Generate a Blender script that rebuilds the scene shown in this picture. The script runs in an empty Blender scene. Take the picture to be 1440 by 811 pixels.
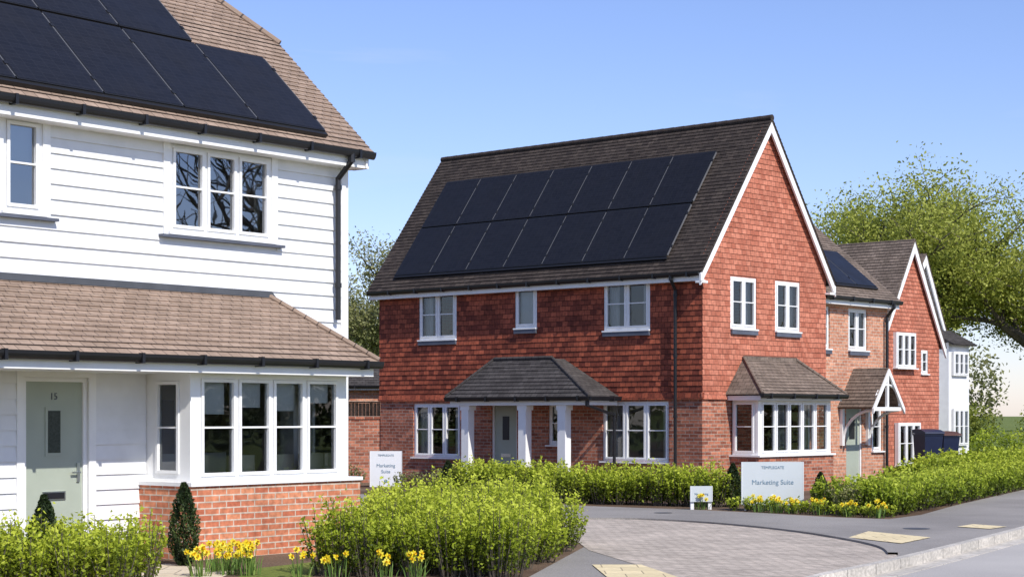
import bpy, math, random
import numpy as np
from mathutils import Vector
random.seed(7); rng=np.random.default_rng(11)
V=Vector
scn=bpy.context.scene

# ---------------------------------------------------------------- materials
def newmat(name):
    m=bpy.data.materials.new(name); m.use_nodes=True
    nt=m.node_tree; b=nt.nodes['Principled BSDF']
    return m,nt,b
def N(nt,t,**kw):
    n=nt.nodes.new(t)
    for k,v in kw.items():
        if k in n.inputs: n.inputs[k].default_value=v
        else: setattr(n,k,v)
    return n
def L(nt,a,b): nt.links.new(a,b)
def c4(c): return (c[0],c[1],c[2],1)
def mixmul(nt,a,b,fac=1.0,mode='MULTIPLY'):
    m=nt.nodes.new('ShaderNodeMix'); m.data_type='RGBA'; m.blend_type=mode
    m.inputs[0].default_value=fac
    L(nt,a,m.inputs[6]); L(nt,b,m.inputs[7]); return m.outputs[2]
def ramp(nt,src,stops):
    r=nt.nodes.new('ShaderNodeValToRGB'); L(nt,src,r.inputs[0])
    e=r.color_ramp.elements
    while len(e)<len(stops): e.new(.5)
    for i,(p,c) in enumerate(stops): e[i].position=p; e[i].color=c4(c)
    return r.outputs[0]
def brickmat(name,c1,c2,mort,w,h,ms=.008,rough=.85,bump=.4,var=(.7,1.25),noise_scale=1.3,rot=0,spec=.3,fine=14,fv=.25):
    m,nt,b=newmat(name)
    uv=N(nt,'ShaderNodeUVMap')
    src=uv.outputs[0]
    if rot:
        mp=N(nt,'ShaderNodeMapping'); mp.inputs['Rotation'].default_value=(0,0,rot); L(nt,src,mp.inputs[0]); src=mp.outputs[0]
    nz=N(nt,'ShaderNodeTexNoise',Scale=3.0); L(nt,src,nz.inputs['Vector'])
    wv=nt.nodes.new('ShaderNodeVectorMath'); wv.operation='SCALE'; wv.inputs[3].default_value=.006
    L(nt,nz.outputs['Color'],wv.inputs[0])
    ad=nt.nodes.new('ShaderNodeVectorMath'); ad.operation='ADD'; L(nt,src,ad.inputs[0]); L(nt,wv.outputs[0],ad.inputs[1])
    bt=N(nt,'ShaderNodeTexBrick'); L(nt,ad.outputs[0],bt.inputs['Vector'])
    bt.inputs['Scale'].default_value=1; bt.inputs['Mortar Size'].default_value=ms; bt.inputs['Mortar Smooth'].default_value=.2
    bt.inputs['Brick Width'].default_value=w; bt.inputs['Row Height'].default_value=h; bt.inputs['Bias'].default_value=0
    bt.inputs['Color1'].default_value=c4(c1); bt.inputs['Color2'].default_value=c4(c2); bt.inputs['Mortar'].default_value=c4(mort)
    n1=N(nt,'ShaderNodeTexNoise',Scale=noise_scale,Detail=4.0); L(nt,src,n1.inputs['Vector'])
    v1=ramp(nt,n1.outputs[0],[(.3,(var[0],)*3),(.7,(var[1],)*3)])
    n2=N(nt,'ShaderNodeTexNoise',Scale=fine,Detail=3.0); L(nt,src,n2.inputs['Vector'])
    v2=ramp(nt,n2.outputs[0],[(.3,(1-fv,)*3),(.7,(1+fv,)*3)])
    col=mixmul(nt,mixmul(nt,bt.outputs['Color'],v1),v2)
    L(nt,col,b.inputs['Base Color']); b.inputs['Roughness'].default_value=rough; b.inputs['Specular IOR Level'].default_value=spec
    inv=nt.nodes.new('ShaderNodeMath'); inv.operation='SUBTRACT'; inv.inputs[0].default_value=1; L(nt,bt.outputs['Fac'],inv.inputs[1])
    adm=nt.nodes.new('ShaderNodeMath'); adm.operation='MULTIPLY_ADD'; L(nt,n2.outputs[0],adm.inputs[0]); adm.inputs[1].default_value=.5; L(nt,inv.outputs[0],adm.inputs[2])
    bp=N(nt,'ShaderNodeBump',Strength=bump,Distance=.01); L(nt,adm.outputs[0],bp.inputs['Height']); L(nt,bp.outputs[0],b.inputs['Normal'])
    return m
def plain(name,c,rough=.5,var=.1,scale=3,spec=.5,bump=0,metal=0):
    m,nt,b=newmat(name)
    tc=N(nt,'ShaderNodeTexCoord')
    n=N(nt,'ShaderNodeTexNoise',Scale=scale,Detail=5.0); L(nt,tc.outputs['Object'],n.inputs['Vector'])
    o=ramp(nt,n.outputs[0],[(.3,tuple(x*(1-var) for x in c)),(.7,tuple(min(1,x*(1+var)) for x in c))])
    L(nt,o,b.inputs['Base Color']); b.inputs['Roughness'].default_value=rough; b.inputs['Specular IOR Level'].default_value=spec
    b.inputs['Metallic'].default_value=metal
    if bump:
        bp=N(nt,'ShaderNodeBump',Strength=bump,Distance=.02); L(nt,n.outputs[0],bp.inputs['Height']); L(nt,bp.outputs[0],b.inputs['Normal'])
    return m
def ground(name,ca,cb,cc=None,s1=.6,s2=30,rough=.95,bump=.4,fv=.28):
    m,nt,b=newmat(name)
    tc=N(nt,'ShaderNodeTexCoord')
    n=N(nt,'ShaderNodeTexNoise',Scale=s1,Detail=6.0); L(nt,tc.outputs['Object'],n.inputs['Vector'])
    n2=N(nt,'ShaderNodeTexNoise',Scale=s2,Detail=4.0); L(nt,tc.outputs['Object'],n2.inputs['Vector'])
    o=ramp(nt,n.outputs[0],[(.35,ca),(.65,cb)])
    v=ramp(nt,n2.outputs[0],[(.35,(1-fv,)*3),(.65,(1+fv,)*3)])
    L(nt,mixmul(nt,o,v),b.inputs['Base Color']); b.inputs['Roughness'].default_value=rough; b.inputs['Specular IOR Level'].default_value=.2
    bp=N(nt,'ShaderNodeBump',Strength=bump,Distance=.02); L(nt,n2.outputs[0],bp.inputs['Height']); L(nt,bp.outputs[0],b.inputs['Normal'])
    return m
def leafmat(name,dark,mid,light,trans=.35):
    m=bpy.data.materials.new(name); m.use_nodes=True; nt=m.node_tree; nt.nodes.clear()
    out=N(nt,'ShaderNodeOutputMaterial'); at=N(nt,'ShaderNodeAttribute',attribute_name='tint')
    col=ramp(nt,at.outputs['Fac'],[(0,dark),(.5,mid),(1,light)])
    p=N(nt,'ShaderNodeBsdfPrincipled',Roughness=.55); p.inputs['Specular IOR Level'].default_value=.25
    t=N(nt,'ShaderNodeBsdfTranslucent'); mx=N(nt,'ShaderNodeMixShader'); mx.inputs[0].default_value=trans
    L(nt,col,p.inputs['Base Color']); L(nt,col,t.inputs[0]); L(nt,p.outputs[0],mx.inputs[1]); L(nt,t.outputs[0],mx.inputs[2]); L(nt,mx.outputs[0],out.inputs[0])
    return m
def glassmat(name,ior):
    m=bpy.data.materials.new(name); m.use_nodes=True; nt=m.node_tree; nt.nodes.clear()
    out=N(nt,'ShaderNodeOutputMaterial'); fr=N(nt,'ShaderNodeFresnel',IOR=ior)
    tr=N(nt,'ShaderNodeBsdfTransparent'); tr.inputs[0].default_value=(.86,.90,.89,1)
    gl=N(nt,'ShaderNodeBsdfGlossy',Roughness=.01); gl.inputs[0].default_value=(.95,.97,1,1)
    tc=N(nt,'ShaderNodeTexCoord'); n=N(nt,'ShaderNodeTexNoise',Scale=1.2); L(nt,tc.outputs['Object'],n.inputs['Vector'])
    bp=N(nt,'ShaderNodeBump',Strength=.12,Distance=.02); L(nt,n.outputs[0],bp.inputs['Height']); L(nt,bp.outputs[0],gl.inputs['Normal'])
    mx=N(nt,'ShaderNodeMixShader'); L(nt,fr.outputs[0],mx.inputs[0]); L(nt,tr.outputs[0],mx.inputs[1]); L(nt,gl.outputs[0],mx.inputs[2]); L(nt,mx.outputs[0],out.inputs[0])
    return m
M={}
M['white']=plain('white_upvc',(.82,.82,.81),.35,.03,5)
M['board']=plain('white_weatherboard',(.75,.755,.76),.6,.05,4,bump=.15)
M['glass']=glassmat('window_glass',1.8)
M['glassc']=glassmat('coated_window_glass',3.2)
M['black']=plain('black_plastic',(.010,.010,.012),.4,.2)
M['lead']=plain('lead',(.07,.075,.085),.6,.2)
M['slate']=plain('slate_sill',(.09,.10,.13),.6,.2)
M['room']=plain('room_plaster',(.42,.39,.35),.9,.05)
M['curtain']=plain('curtain_cloth',(.72,.70,.66),.9,.06)
M['blind']=plain('roller_blind',(.66,.66,.64),.8,.04)
M['door']=plain('sage_green_door',(.36,.40,.33),.45,.05)
M['steel']=plain('steel',(.6,.6,.6),.3,.05,metal=1)
M['brickA']=brickmat('orange_red_brick',(.46,.135,.07),(.62,.25,.13),(.54,.45,.36),.225,.075,.009,var=(.85,1.15))
M['brickB']=brickmat('red_brick',(.22,.070,.042),(.48,.18,.105),(.34,.27,.22),.225,.075,.008,var=(.85,1.15))
M['brickC']=brickmat('pink_brick',(.42,.17,.10),(.60,.29,.18),(.46,.38,.31),.225,.075,.008,var=(.85,1.15))
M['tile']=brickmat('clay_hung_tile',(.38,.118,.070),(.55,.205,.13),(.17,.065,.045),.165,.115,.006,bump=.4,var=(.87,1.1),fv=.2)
M['tileF']=brickmat('mottled_clay_tile_shaded',(.15,.034,.020),(.42,.105,.052),(.06,.02,.015),.165,.115,.006,bump=.4,var=(.75,1.2),fv=.28)  # same tile as the gable, front's shade painted in as darker red-brown
M['roofA']=brickmat('brown_roof_tile',(.27,.195,.145),(.34,.25,.19),(.08,.06,.05),.165,.11,.005,bump=.4,var=(.88,1.1),fv=.12)
M['roofB']=brickmat('dark_roof_tile',(.036,.027,.023),(.070,.054,.044),(.010,.008,.007),.165,.11,.005,bump=.5,var=(.8,1.2),fv=.18)
M['roofP']=brickmat('grey_roof_tile',(.050,.044,.042),(.085,.076,.072),(.015,.013,.012),.165,.11,.005,bump=.5,var=(.8,1.2),fv=.18)
M['roofBay']=brickmat('weathered_roof_tile',(.15,.115,.09),(.22,.17,.135),(.04,.03,.025),.165,.11,.005,bump=.5,var=(.8,1.2),fv=.18)
M['fencew']=brickmat('fence_timber',(.42,.25,.12),(.50,.30,.15),(.10,.06,.03),.1,3,.006,bump=.5)
M['bark']=plain('bark',(.12,.10,.075),.95,.4,6,bump=.6)
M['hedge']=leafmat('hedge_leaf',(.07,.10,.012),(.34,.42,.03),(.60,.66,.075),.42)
M['hedge2']=leafmat('hedge_leaf_far',(.06,.09,.012),(.29,.38,.03),(.53,.60,.07),.42)
M['stemg']=leafmat('daffodil_leaf',(.06,.12,.03),(.12,.22,.05),(.25,.35,.08),.3)
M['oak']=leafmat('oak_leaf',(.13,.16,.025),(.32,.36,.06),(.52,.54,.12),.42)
M['dull']=leafmat('dull_leaf',(.10,.115,.04),(.22,.23,.085),(.35,.34,.15),.35)
M['conifer']=leafmat('conifer_leaf',(.010,.020,.007),(.03,.05,.014),(.08,.11,.025),.15)
M['yellow']=leafmat('petal',(.60,.42,.01),(.85,.68,.02),(.88,.80,.10),.3)
M['soil']=ground('soil_bark_mulch',(.09,.055,.035),(.18,.125,.085),s2=40,bump=1)
M['grass']=ground('grass',(.09,.13,.025),(.17,.20,.045),s2=25,bump=.8)
M['asphalt']=ground('footpath_asphalt',(.23,.215,.20),(.30,.28,.26),s1=.5,s2=60,fv=.15)
M['road']=ground('road_asphalt',(.38,.36,.34),(.46,.44,.41),s1=.3,s2=60,fv=.12)
M['kerb']=brickmat('concrete_kerb',(.46,.43,.38),(.54,.50,.44),(.18,.165,.15),.9,.5,.01,var=(.85,1.1))
M['paving']=brickmat('block_paving',(.38,.33,.275),(.56,.48,.40),(.20,.17,.14),.2,.1,.007,var=(.85,1.12),rot=.75,noise_scale=.8,fv=.12)
M['tactile']=brickmat('tactile_paving',(.66,.55,.33),(.74,.62,.38),(.34,.28,.18),.4,.4,.008,var=(.92,1.08),fv=.1)
M['slab']=brickmat('paving_slab',(.60,.50,.37),(.66,.56,.42),(.25,.2,.15),.45,.45,.008,var=(.9,1.1),fv=.1)
def solar():
    m,nt,b=newmat('solar_cell')
    uv=N(nt,'ShaderNodeUVMap'); bt=N(nt,'ShaderNodeTexBrick'); L(nt,uv.outputs[0],bt.inputs['Vector']); bt.offset=0
    bt.inputs['Scale'].default_value=1; bt.inputs['Mortar Size'].default_value=.003; bt.inputs['Brick Width'].default_value=.16; bt.inputs['Row Height'].default_value=.08
    bt.inputs['Color1'].default_value=(.010,.010,.012,1); bt.inputs['Color2'].default_value=(.013,.013,.016,1); bt.inputs['Mortar'].default_value=(.022,.022,.025,1)
    tc=N(nt,'ShaderNodeTexCoord'); n=N(nt,'ShaderNodeTexNoise',Scale=1.5,Detail=4.0); L(nt,tc.outputs['Object'],n.inputs['Vector'])
    r=ramp(nt,n.outputs[0],[(.3,(.3,.3,.3)),(.7,(.45,.45,.45))])
    L(nt,bt.outputs['Color'],b.inputs['Base Color']); L(nt,r,b.inputs['Roughness']); b.inputs['Specular IOR Level'].default_value=.26
    return m
M['solar']=solar()
M['frame']=plain('panel_frame',(.012,.012,.013),.45,.1)
M['clip']=plain('panel_edge',(.13,.13,.135),.4,.1)
M['sign']=plain('sign_panel',(.50,.54,.56),.5,.02)
M['signtext']=plain('sign_lettering',(.16,.25,.33),.5,.02)
M['signw']=plain('sign_white',(.75,.76,.77),.5,.02)
M['binblue']=plain('bin_plastic',(.012,.018,.05),.4,.1)
M['binlid']=plain('bin_lid',(.09,.035,.02),.45,.1)
M['rubber']=plain('rubber',(.02,.02,.02),.8,.1)

# ---------------------------------------------------------------- mesh builder
class MB:
    def __init__(s): s.v=[];s.f=[];s.uv=[];s.mi=[]
    def poly(s,pts,m=0,uv=None):
        pts=[V(p) for p in pts]; i=len(s.v); s.v+=pts; s.f.append(list(range(i,i+len(pts)))); s.mi.append(m)
        if uv is None:
            n=V((0,0,0))
            for k in range(len(pts)):
                a=pts[k];b=pts[(k+1)%len(pts)]; n+=a.cross(b)
            if n.length<1e-12: n=V((0,0,1))
            n.normalize()
            if abs(n.z)>.97: U=V((1,0,0)); W=V((0,1,0))
            else:
                U=V((0,0,1)).cross(n).normalized()
                if U.x<0: U=-U
                W=n.cross(U)
                if W.z<0: W=-W
            uv=[(p.dot(U),p.dot(W)) for p in pts]
        s.uv+=uv
    def box8(s,c,m=0):
        for f in ((0,1,2,3),(7,6,5,4),(0,4,5,1),(1,5,6,2),(2,6,7,3),(3,7,4,0)): s.poly([c[i] for i in f],m)
    def box(s,F,a0,a1,z0,z1,p0,p1,m=0):
        s.box8([F(a0,z0,p0),F(a1,z0,p0),F(a1,z0,p1),F(a0,z0,p1),F(a0,z1,p0),F(a1,z1,p0),F(a1,z1,p1),F(a0,z1,p1)],m)
    def prism(s,F,poly,p0,p1,m=0):
        s.poly([F(a,z,p1) for a,z in poly],m); s.poly([F(a,z,p0) for a,z in reversed(poly)],m)
        for i in range(len(poly)):
            a,b=poly[i],poly[(i+1)%len(poly)]
            s.poly([F(a[0],a[1],p0),F(b[0],b[1],p0),F(b[0],b[1],p1),F(a[0],a[1],p1)],m)
    def tube(s,p0,p1,r0,r1=None,n=8,m=0,cap=True):
        if r1 is None: r1=r0
        p0=V(p0);p1=V(p1);d=(p1-p0)
        if d.length<1e-6:return
        d.normalize(); a=d.orthogonal().normalized(); b=d.cross(a)
        A=[p0+(a*math.cos(t)+b*math.sin(t))*r0 for t in [2*math.pi*k/n for k in range(n)]]
        B=[p1+(a*math.cos(t)+b*math.sin(t))*r1 for t in [2*math.pi*k/n for k in range(n)]]
        for k in range(n): s.poly([A[k],A[(k+1)%n],B[(k+1)%n],B[k]],m,[(0,0),(1,0),(1,1),(0,1)])
        if cap: s.poly(A[::-1],m); s.poly(B,m)
    def build(s,name,parent,mats,smooth=False):
        o0=V(parent.location) if parent else V((0,0,0))
        me=bpy.data.meshes.new(name); me.from_pydata([tuple(p-o0) for p in s.v],[],s.f)
        ul=me.uv_layers.new(name='UVMap'); ul.data.foreach_set('uv',np.array(s.uv,dtype=np.float32).ravel())
        for m in mats: me.materials.append(M[m] if isinstance(m,str) else m)
        me.polygons.foreach_set('material_index',s.mi)
        if smooth: me.polygons.foreach_set('use_smooth',[True]*len(s.f))
        me.update()
        ob=bpy.data.objects.new(name,me); scn.collection.objects.link(ob)
        if parent: ob.parent=parent
        return ob
def empty(name,loc):
    e=bpy.data.objects.new(name,None); e.location=loc; scn.collection.objects.link(e); return e
def frame(o,u,n,v=(0,0,1)):
    o=V(o);u=V(u);n=V(n);v=V(v)
    return lambda a,z,p=0: o+u*a+v*z+n*p
def wall(mb,F,a0,a1,z0,z1,p0,p1,ops,m=0):
    zs=sorted(set([z0,z1]+[min(max(z,z0),z1) for o in ops for z in (o[2],o[3])]))
    for i in range(len(zs)-1):
        za,zb=zs[i],zs[i+1]
        if zb-za<1e-5: continue
        zm=(za+zb)/2
        cuts=sorted([(max(o[0],a0),min(o[1],a1)) for o in ops if o[2]<zm<o[3]])
        cur=a0
        for c0,c1 in cuts+[(a1,a1)]:
            if c0>cur+1e-5: mb.box(F,cur,c0,za,zb,p0,p1,m)
            cur=max(cur,c1)
def courses(mb,F,z0,z1,g,lo,hi,p,t,ops=(),m=0,pb=.003,jit=0):
    """lapped courses: each course leans outward at the bottom"""
    n=int(math.ceil((z1-z0)/g-1e-6))
    for i in range(n):
        za=z0+i*g; zb=min(za+g,z1); zm=(za+zb)/2
        j=random.uniform(-jit,jit)
        cuts=sorted([(o[0],o[1]) for o in ops if o[2]<zm<o[3]])
        A=(lo(za),lo(zb)); B=(hi(za),hi(zb))
        segs=[];cur=A
        for c in cuts+[None]:
            e=(c[0],c[0]) if c else B
            if c and (c[0]>=B[0]): e=B
            if e[0]>cur[0]+1e-4: segs.append((cur,e))
            if c: cur=(max(c[1],cur[0]),max(c[1],cur[1]))
            if cur[0]>=B[0]: break
        for s,e in segs:
            a0,a0t=s; a1,a1t=e
            if a1-a0<.01: continue
            pts=[F(a0,za,p+t+j),F(a1,za,p+t+j),F(max(a1t,a0t),zb,p+pb),F(a0t,zb,p+pb)]
            mb.poly(pts,m,[(a0,i*g),(a1,i*g),(a1t,i*g+(zb-za)),(a0t,i*g+(zb-za))])
            mb.poly([F(a0,za,p),F(a1,za,p),F(a1,za,p+t+j),F(a0,za,p+t+j)],m,[(a0,i*g),(a1,i*g),(a1,i*g+.005),(a0,i*g+.005)])
            mb.poly([F(a0,za,p),F(a0,za,p+t+j),F(a0t,zb,p+pb)],m,[(a0,i*g)]*3)
            mb.poly([F(a1,za,p),F(a1,za,p+t+j),F(a1t,zb,p+pb)],m,[(a1,i*g)]*3)
def window(parent,F,a0,a1,z0,z1,n=2,pf=-.04,sill='white',bars=(.52,),cur=True,blind=0,fw=.05,cw=(.2,.3),name='window',depth=.07,glass='glass'):
    mb=MB()
    p0=pf-depth;p1=pf
    u_=F(1,0,0)-F(0,0,0); n_=F(0,0,1)-F(0,0,0); flip=u_.cross(V((0,0,1))).dot(n_)<0
    mb.box(F,a0,a1,z0,z0+fw,p0,p1); mb.box(F,a0,a1,z1-fw,z1,p0,p1)
    mb.box(F,a0,a0+fw,z0+fw,z1-fw,p0,p1); mb.box(F,a1-fw,a1,z0+fw,z1-fw,p0,p1)
    W=(a1-a0-2*fw)/n
    for i in range(n):
        s=a0+fw+i*W; e=s+W
        if i>0: mb.box(F,s-.022,s+.022,z0+fw,z1-fw,p0,p1)
        s2=s+(.022 if i>0 else 0); e2=e-(.022 if i<n-1 else 0)
        c=.042; q0=p1-.045;q1=p1+.018
        zb=z0+fw; zt=z1-fw
        mb.box(F,s2+.003,e2-.003,zb+.003,zb+c,q0,q1); mb.box(F,s2+.003,e2-.003,zt-c,zt-.003,q0,q1)
        mb.box(F,s2+.003,s2+c,zb+c,zt-c,q0,q1); mb.box(F,e2-c,e2-.003,zb+c,zt-c,q0,q1)
        for b in bars:
            zz=zb+(zt-zb)*b; mb.box(F,s2+c,e2-c,zz-.011,zz+.011,q0+.02,q1-.008)
        gp=p1-.022; tl=random.uniform(-.004,.004); tw=random.uniform(-.004,.004)
        pts=[F(s2+c-.01,zb+c-.01,gp+tl),F(e2-c+.01,zb+c-.01,gp+tw),F(e2-c+.01,zt-c+.01,gp-tl),F(s2+c-.01,zt-c+.01,gp-tw)]
        mb.poly(pts[::-1] if flip else pts,1)
    if sill=='white': mb.box(F,a0-.04,a1+.04,z0-.035,z0-.002,p0,.07 if pf<0 else pf+.07)
    if sill=='slate':
        mb.box(F,a0-.02,a1+.02,z0-.035,z0-.002,p0,.075)
        mb.box(F,a0-.01,a1+.01,z0-.13,z0-.037,-.02,.062,2)
    def wavy(s,e,zlo,zhi,pp,m):
        k=max(4,int((e-s)/.03)); 
        for i in range(k):
            x0=s+(e-s)*i/k;x1=s+(e-s)*(i+1)/k
            w0=.018*math.sin(i*1.9);w1=.018*math.sin((i+1)*1.9)
            mb.poly([F(x0,zlo,pp+w0),F(x1,zlo,pp+w1),F(x1,zhi,pp+w1),F(x0,zhi,pp+w0)],m)
    if cur:
        w=(a1-a0)*random.uniform(*cw)
        wavy(a0+.02,a0+.02+w,z0+.02,z1-.02,p0-.09,3); wavy(a1-.02-w,a1-.02,z0+.02,z1-.02,p0-.09,3)
    if blind>0:
        mb.box(F,a0+.03,a1-.03,z1-(z1-z0)*blind,z1-.01,p0-.04,p0-.035,4)
    return mb.build(name,parent,['white',glass,'slate','curtain','blind'])
def gutter(parent,F,a0,a1,z,p,name='gutter',r=.055,rh=.095):
    mb=MB()
    k=8
    ang=[math.pi*(1+i/k) for i in range(k+1)]
    for sc,flip in ((1,0),(.82,1)):
        prof=[(z+rh*sc*math.sin(t),p+r*sc*math.cos(t)) for t in ang]
        for i in range(k):
            mb.poly([F(a0,*prof[i]),F(a1,*prof[i]),F(a1,*prof[i+1]),F(a0,*prof[i+1])])
        if not flip: mb.poly([F(a0,*q) for q in prof]); mb.poly([F(a1,*q) for q in prof])
    a=a0+.3
    while a<a1:
        mb.box(F,a-.02,a+.02,z-rh-.01,z+.012,p-r-.01,p+r+.008); a+=.9
    mb.build(name,parent,['black'])
def downpipe(parent,F,a,z1,z0,pg,pw=.09,name='downpipe'):
    mb=MB(); r=.036
    mb.tube(F(a,z1,pg),F(a,z1-.12,pg),r*1.3); mb.tube(F(a,z1-.1,pg),F(a,z1-.32,pw),r); mb.tube(F(a,z1-.3,pw),F(a,z0,pw),r)
    z=z1-.4
    while z>z0+.1:
        mb.tube(F(a,z,pw),F(a,z-.06,pw),r*1.35); z-=1.3
    mb.build(name,parent,['black'],False)
def roofplane(parent,name,Fw,a_lo,a_hi,zd,pd,zr,pr,mat,g=.105,t=.018,base=True):
    """roof slope from drip (zd,pd) to ridge (zr,pr); a_lo/a_hi functions of fraction"""
    run=pd-pr; rise=zr-zd; Ls=math.hypot(run,rise)
    O=Fw(0,zd,pd); u=(Fw(1,0,0)-Fw(0,0,0)); n=(Fw(0,0,1)-Fw(0,0,0))
    S=(-n*run+V((0,0,rise)))/Ls; R=(n*rise+V((0,0,run)))/Ls
    F=frame(O,u,R,S)
    mb=MB()
    courses(mb,F,0,Ls,g,lambda v:a_lo(min(1,v/Ls)),lambda v:a_hi(min(1,v/Ls)),0,t,jit=.002)
    if base:
        lo=[(a_lo(x)+.01,x*Ls) for x in [i/16 for i in range(17)]]; hi=[(a_hi(x)-.01,x*Ls) for x in [i/16 for i in range(17)]]
        mb.prism(F,lo+hi[::-1],-.05,-.004)
    mb.build(name,parent,[mat])
    return F,Ls
def panels(parent,F,rects,name='solar_panels'):
    mb=MB()
    for a0,a1,v0,v1 in rects:
        g=.012
        mb.box(F,a0+g,a1-g,v0+g,v1-g,.05,.085,1)
        mb.poly([F(a0+g+.02,v0+g+.02,.0875),F(a1-g-.02,v0+g+.02,.0875),F(a1-g-.02,v1-g-.02,.0875),F(a0+g+.02,v1-g-.02,.0875)],0,
            [(a0+.03,v0),(a1-.03,v0),(a1-.03,v1),(a0+.03,v1)])
        for vv in (v0+.3,v1-.3):
            mb.box(F,a0-.022,a0+.022,vv-.03,vv+.03,.07,.095,1)
        mb.box(F,a0-.006,a0+.006,v0+.05,v1-.05,.05,.086,2)
    A0=min(r[0] for r in rects);A1=max(r[1] for r in rects);V0=min(r[2] for r in rects)
    mb.box(F,A0,A1,V0-.05,V0+.012,.02,.07,1)
    mb.build(name,parent,['solar','frame','clip'])

# =============================================================== HOUSE A (white weatherboarded)
uA=V((-.631,-.776,0)); nA=V((.776,-.631,0)); oA=V((-2.243,24.33,0))
A=frame(oA,uA,nA); hA=empty('white_weatherboard_house',oA)
opsA=[(1.36,3.04,3.91,4.98),(4.89,5.42,3.96,5.02),(4.25,5.14,0,2.12),(.95,3.3,.6,2.15)]
mb=MB(); wall(mb,A,0,9,0,5.5,-.25,0,opsA,0)
Asd=frame(oA,-nA,-uA)
mb.prism(Asd,[(.25,0),(6.95,0),(6.95,5.55),(5.1,7.15),(2.0,7.15),(.25,5.55)],-.25,-.001)
mb.box(A,0.25,9,0,5.5,-7.2,-6.95); mb.prism(frame(A(9,0,0),-nA,uA),[(0,0),(7.2,0),(7.2,5.5),(3.6,8.4),(0,5.5)],-.25,-.001)
mb.build('walls',hA,['board'])
mb=MB(); mb.box(A,.26,8.7,-.1,.06,-6.9,-.26); mb.box(A,.26,8.7,2.35,2.5,-6.9,-.26); mb.box(A,.26,8.7,5.1,5.2,-6.9,-.3); mb.box(A,.26,8.7,.06,5.1,-2.9,-2.8)
mb.box(A,4.0,4.08,.06,5.1,-2.8,-.27)
mb.build('interior',hA,['room'])
mb=MB(); tr=.10
cl=[(1.36-tr,3.04+tr,3.91-.04,4.98+tr),(4.89-tr,5.42+tr,3.96-.04,5.02+tr),(4.25-tr,5.14+tr,0,2.12+.3),(.79,3.4,0,2.2)]
courses(mb,A,.12,5.4,.175,lambda z:.1,lambda z:8.9,0,.024,cl,jit=.002)
mb.build('weatherboards',hA,['board'])
mb=MB()
mb.box(A,-.03,.1,.05,5.4,-.1,.035)
for o in (opsA[0],opsA[1]):
    a0,a1,z0,z1=o
    mb.box(A,a0-tr,a0,z0-.04,z1+tr,0,.034); mb.box(A,a1,a1+tr,z0-.04,z1+tr,0,.034); mb.box(A,a0,a1,z1,z1+tr,0,.034)
mb.box(A,4.15,4.25,0,2.22,-.02,.034); mb.box(A,5.14,5.24,0,2.22,-.02,.034); mb.box(A,4.25,5.14,2.12,2.22,-.02,.034)
mb.build('trim',hA,['white'])
mb=MB()
for o in (opsA[0],opsA[1]): mb.box(A,o[0]-.17,o[1]+.17,o[2]-.075,o[2]-.042,0,.10)
mb.build('lead_sills',hA,['slate'])
window(hA,A,*opsA[0],n=3,blind=0,pf=.012,cw=(.08,.1),glass='glassc')
window(hA,A,*opsA[1],n=1,blind=.45,pf=.012,cur=False,glass='glassc')
mb=MB(); a0,a1,z0,z1=opsA[2]
mb.box(A,a0+.05,a1-.05,.05,z1-.05,-.09,-.04,0)
mb.box(A,a0,a0+.05,0,z1,-.1,-.01,1);mb.box(A,a1-.05,a1,0,z1,-.1,-.01,1);mb.box(A,a0+.05,a1-.05,z1-.05,z1,-.1,-.01,1)
mb.box(A,a0,a1,0,.05,-.1,.05,1)
ac=(a0+a1)/2
mb.box(A,ac-.12,ac+.12,1.22,1.78,-.042,-.028,0); mb.box(A,ac-.085,ac+.085,1.26,1.74,-.032,-.024,5)
mb.box(A,ac-.16,ac+.16,.72,.82,-.042,-.028,4); mb.box(A,ac-.14,ac+.14,.735,.805,-.03,-.022,3)
mb.box(A,a0+.09,a0+.13,.92,1.14,-.042,-.02,4); mb.box(A,a0+.10,a0+.22,1.02,1.04,-.0,.015,4); mb.tube(A(a0+.11,1.03,-.02),A(a0+.11,1.03,.01),.012,m=4)
mb.build('front_door',hA,['door','white','glass','black','steel',plain('obscure_glass',(.04,.05,.05),.15,.3,40)])
def text(body,loc,nrm,size,mat,parent,name):
    cu=bpy.data.curves.new(name,'FONT'); cu.body=body; cu.size=size; cu.align_x='CENTER'; cu.align_y='CENTER'; cu.extrude=.002
    cu.materials.append(M[mat]); ob=bpy.data.objects.new(name,cu); scn.collection.objects.link(ob)
    ob.parent=parent; ob.location=V(loc)-V(parent.location); ob.rotation_euler=(math.pi/2,0,math.atan2(nrm[0],-nrm[1])); return ob
text('15',A(ac,1.90,-.035),nA,.11,'slate',hA,'house_number')
kf=1.806/3.65
def loA(f):
    return -.185 if f<=kf else -.185+(1.585)*(f-kf)/(1-kf)
FA,LA=roofplane(hA,'roof',A,loA,lambda f:9.3,5.19,.35,5.19+.925*3.65,-3.3,'roofA')
mb=MB()
rz=5.19+.925*3.65
mb.poly([A(-.185,6.86,-1.456),A(1.4,rz,-3.3),A(-.185,6.86,-5.144)])
mb.poly([A(1.4,rz,-3.3),A(9.3,rz,-3.3),A(9.3,5.19,-6.95),A(-.185,5.19,-6.95),A(-.185,6.86,-5.144)])
mb.tube(A(-.185,6.88,-1.456),A(1.4,rz+.02,-3.3),.05)
mb.build('roof_hip',hA,['roofA'])
mb=MB()
mb.box(A,-.18,9,4.98,5.12,.24,.27); mb.box(A,-.18,9,4.98,5.01,0,.24)
mb.prism(frame(A(-.13,0,0),-nA,-uA),[(-.3,4.98),(-.3,5.14),(1.456,6.8),(1.456,6.55),(0.05,4.98)],-.03,0.0)
mb.build('fascia',hA,['white'])
gutter(hA,A,-.2,9,5.19,.34)
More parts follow.
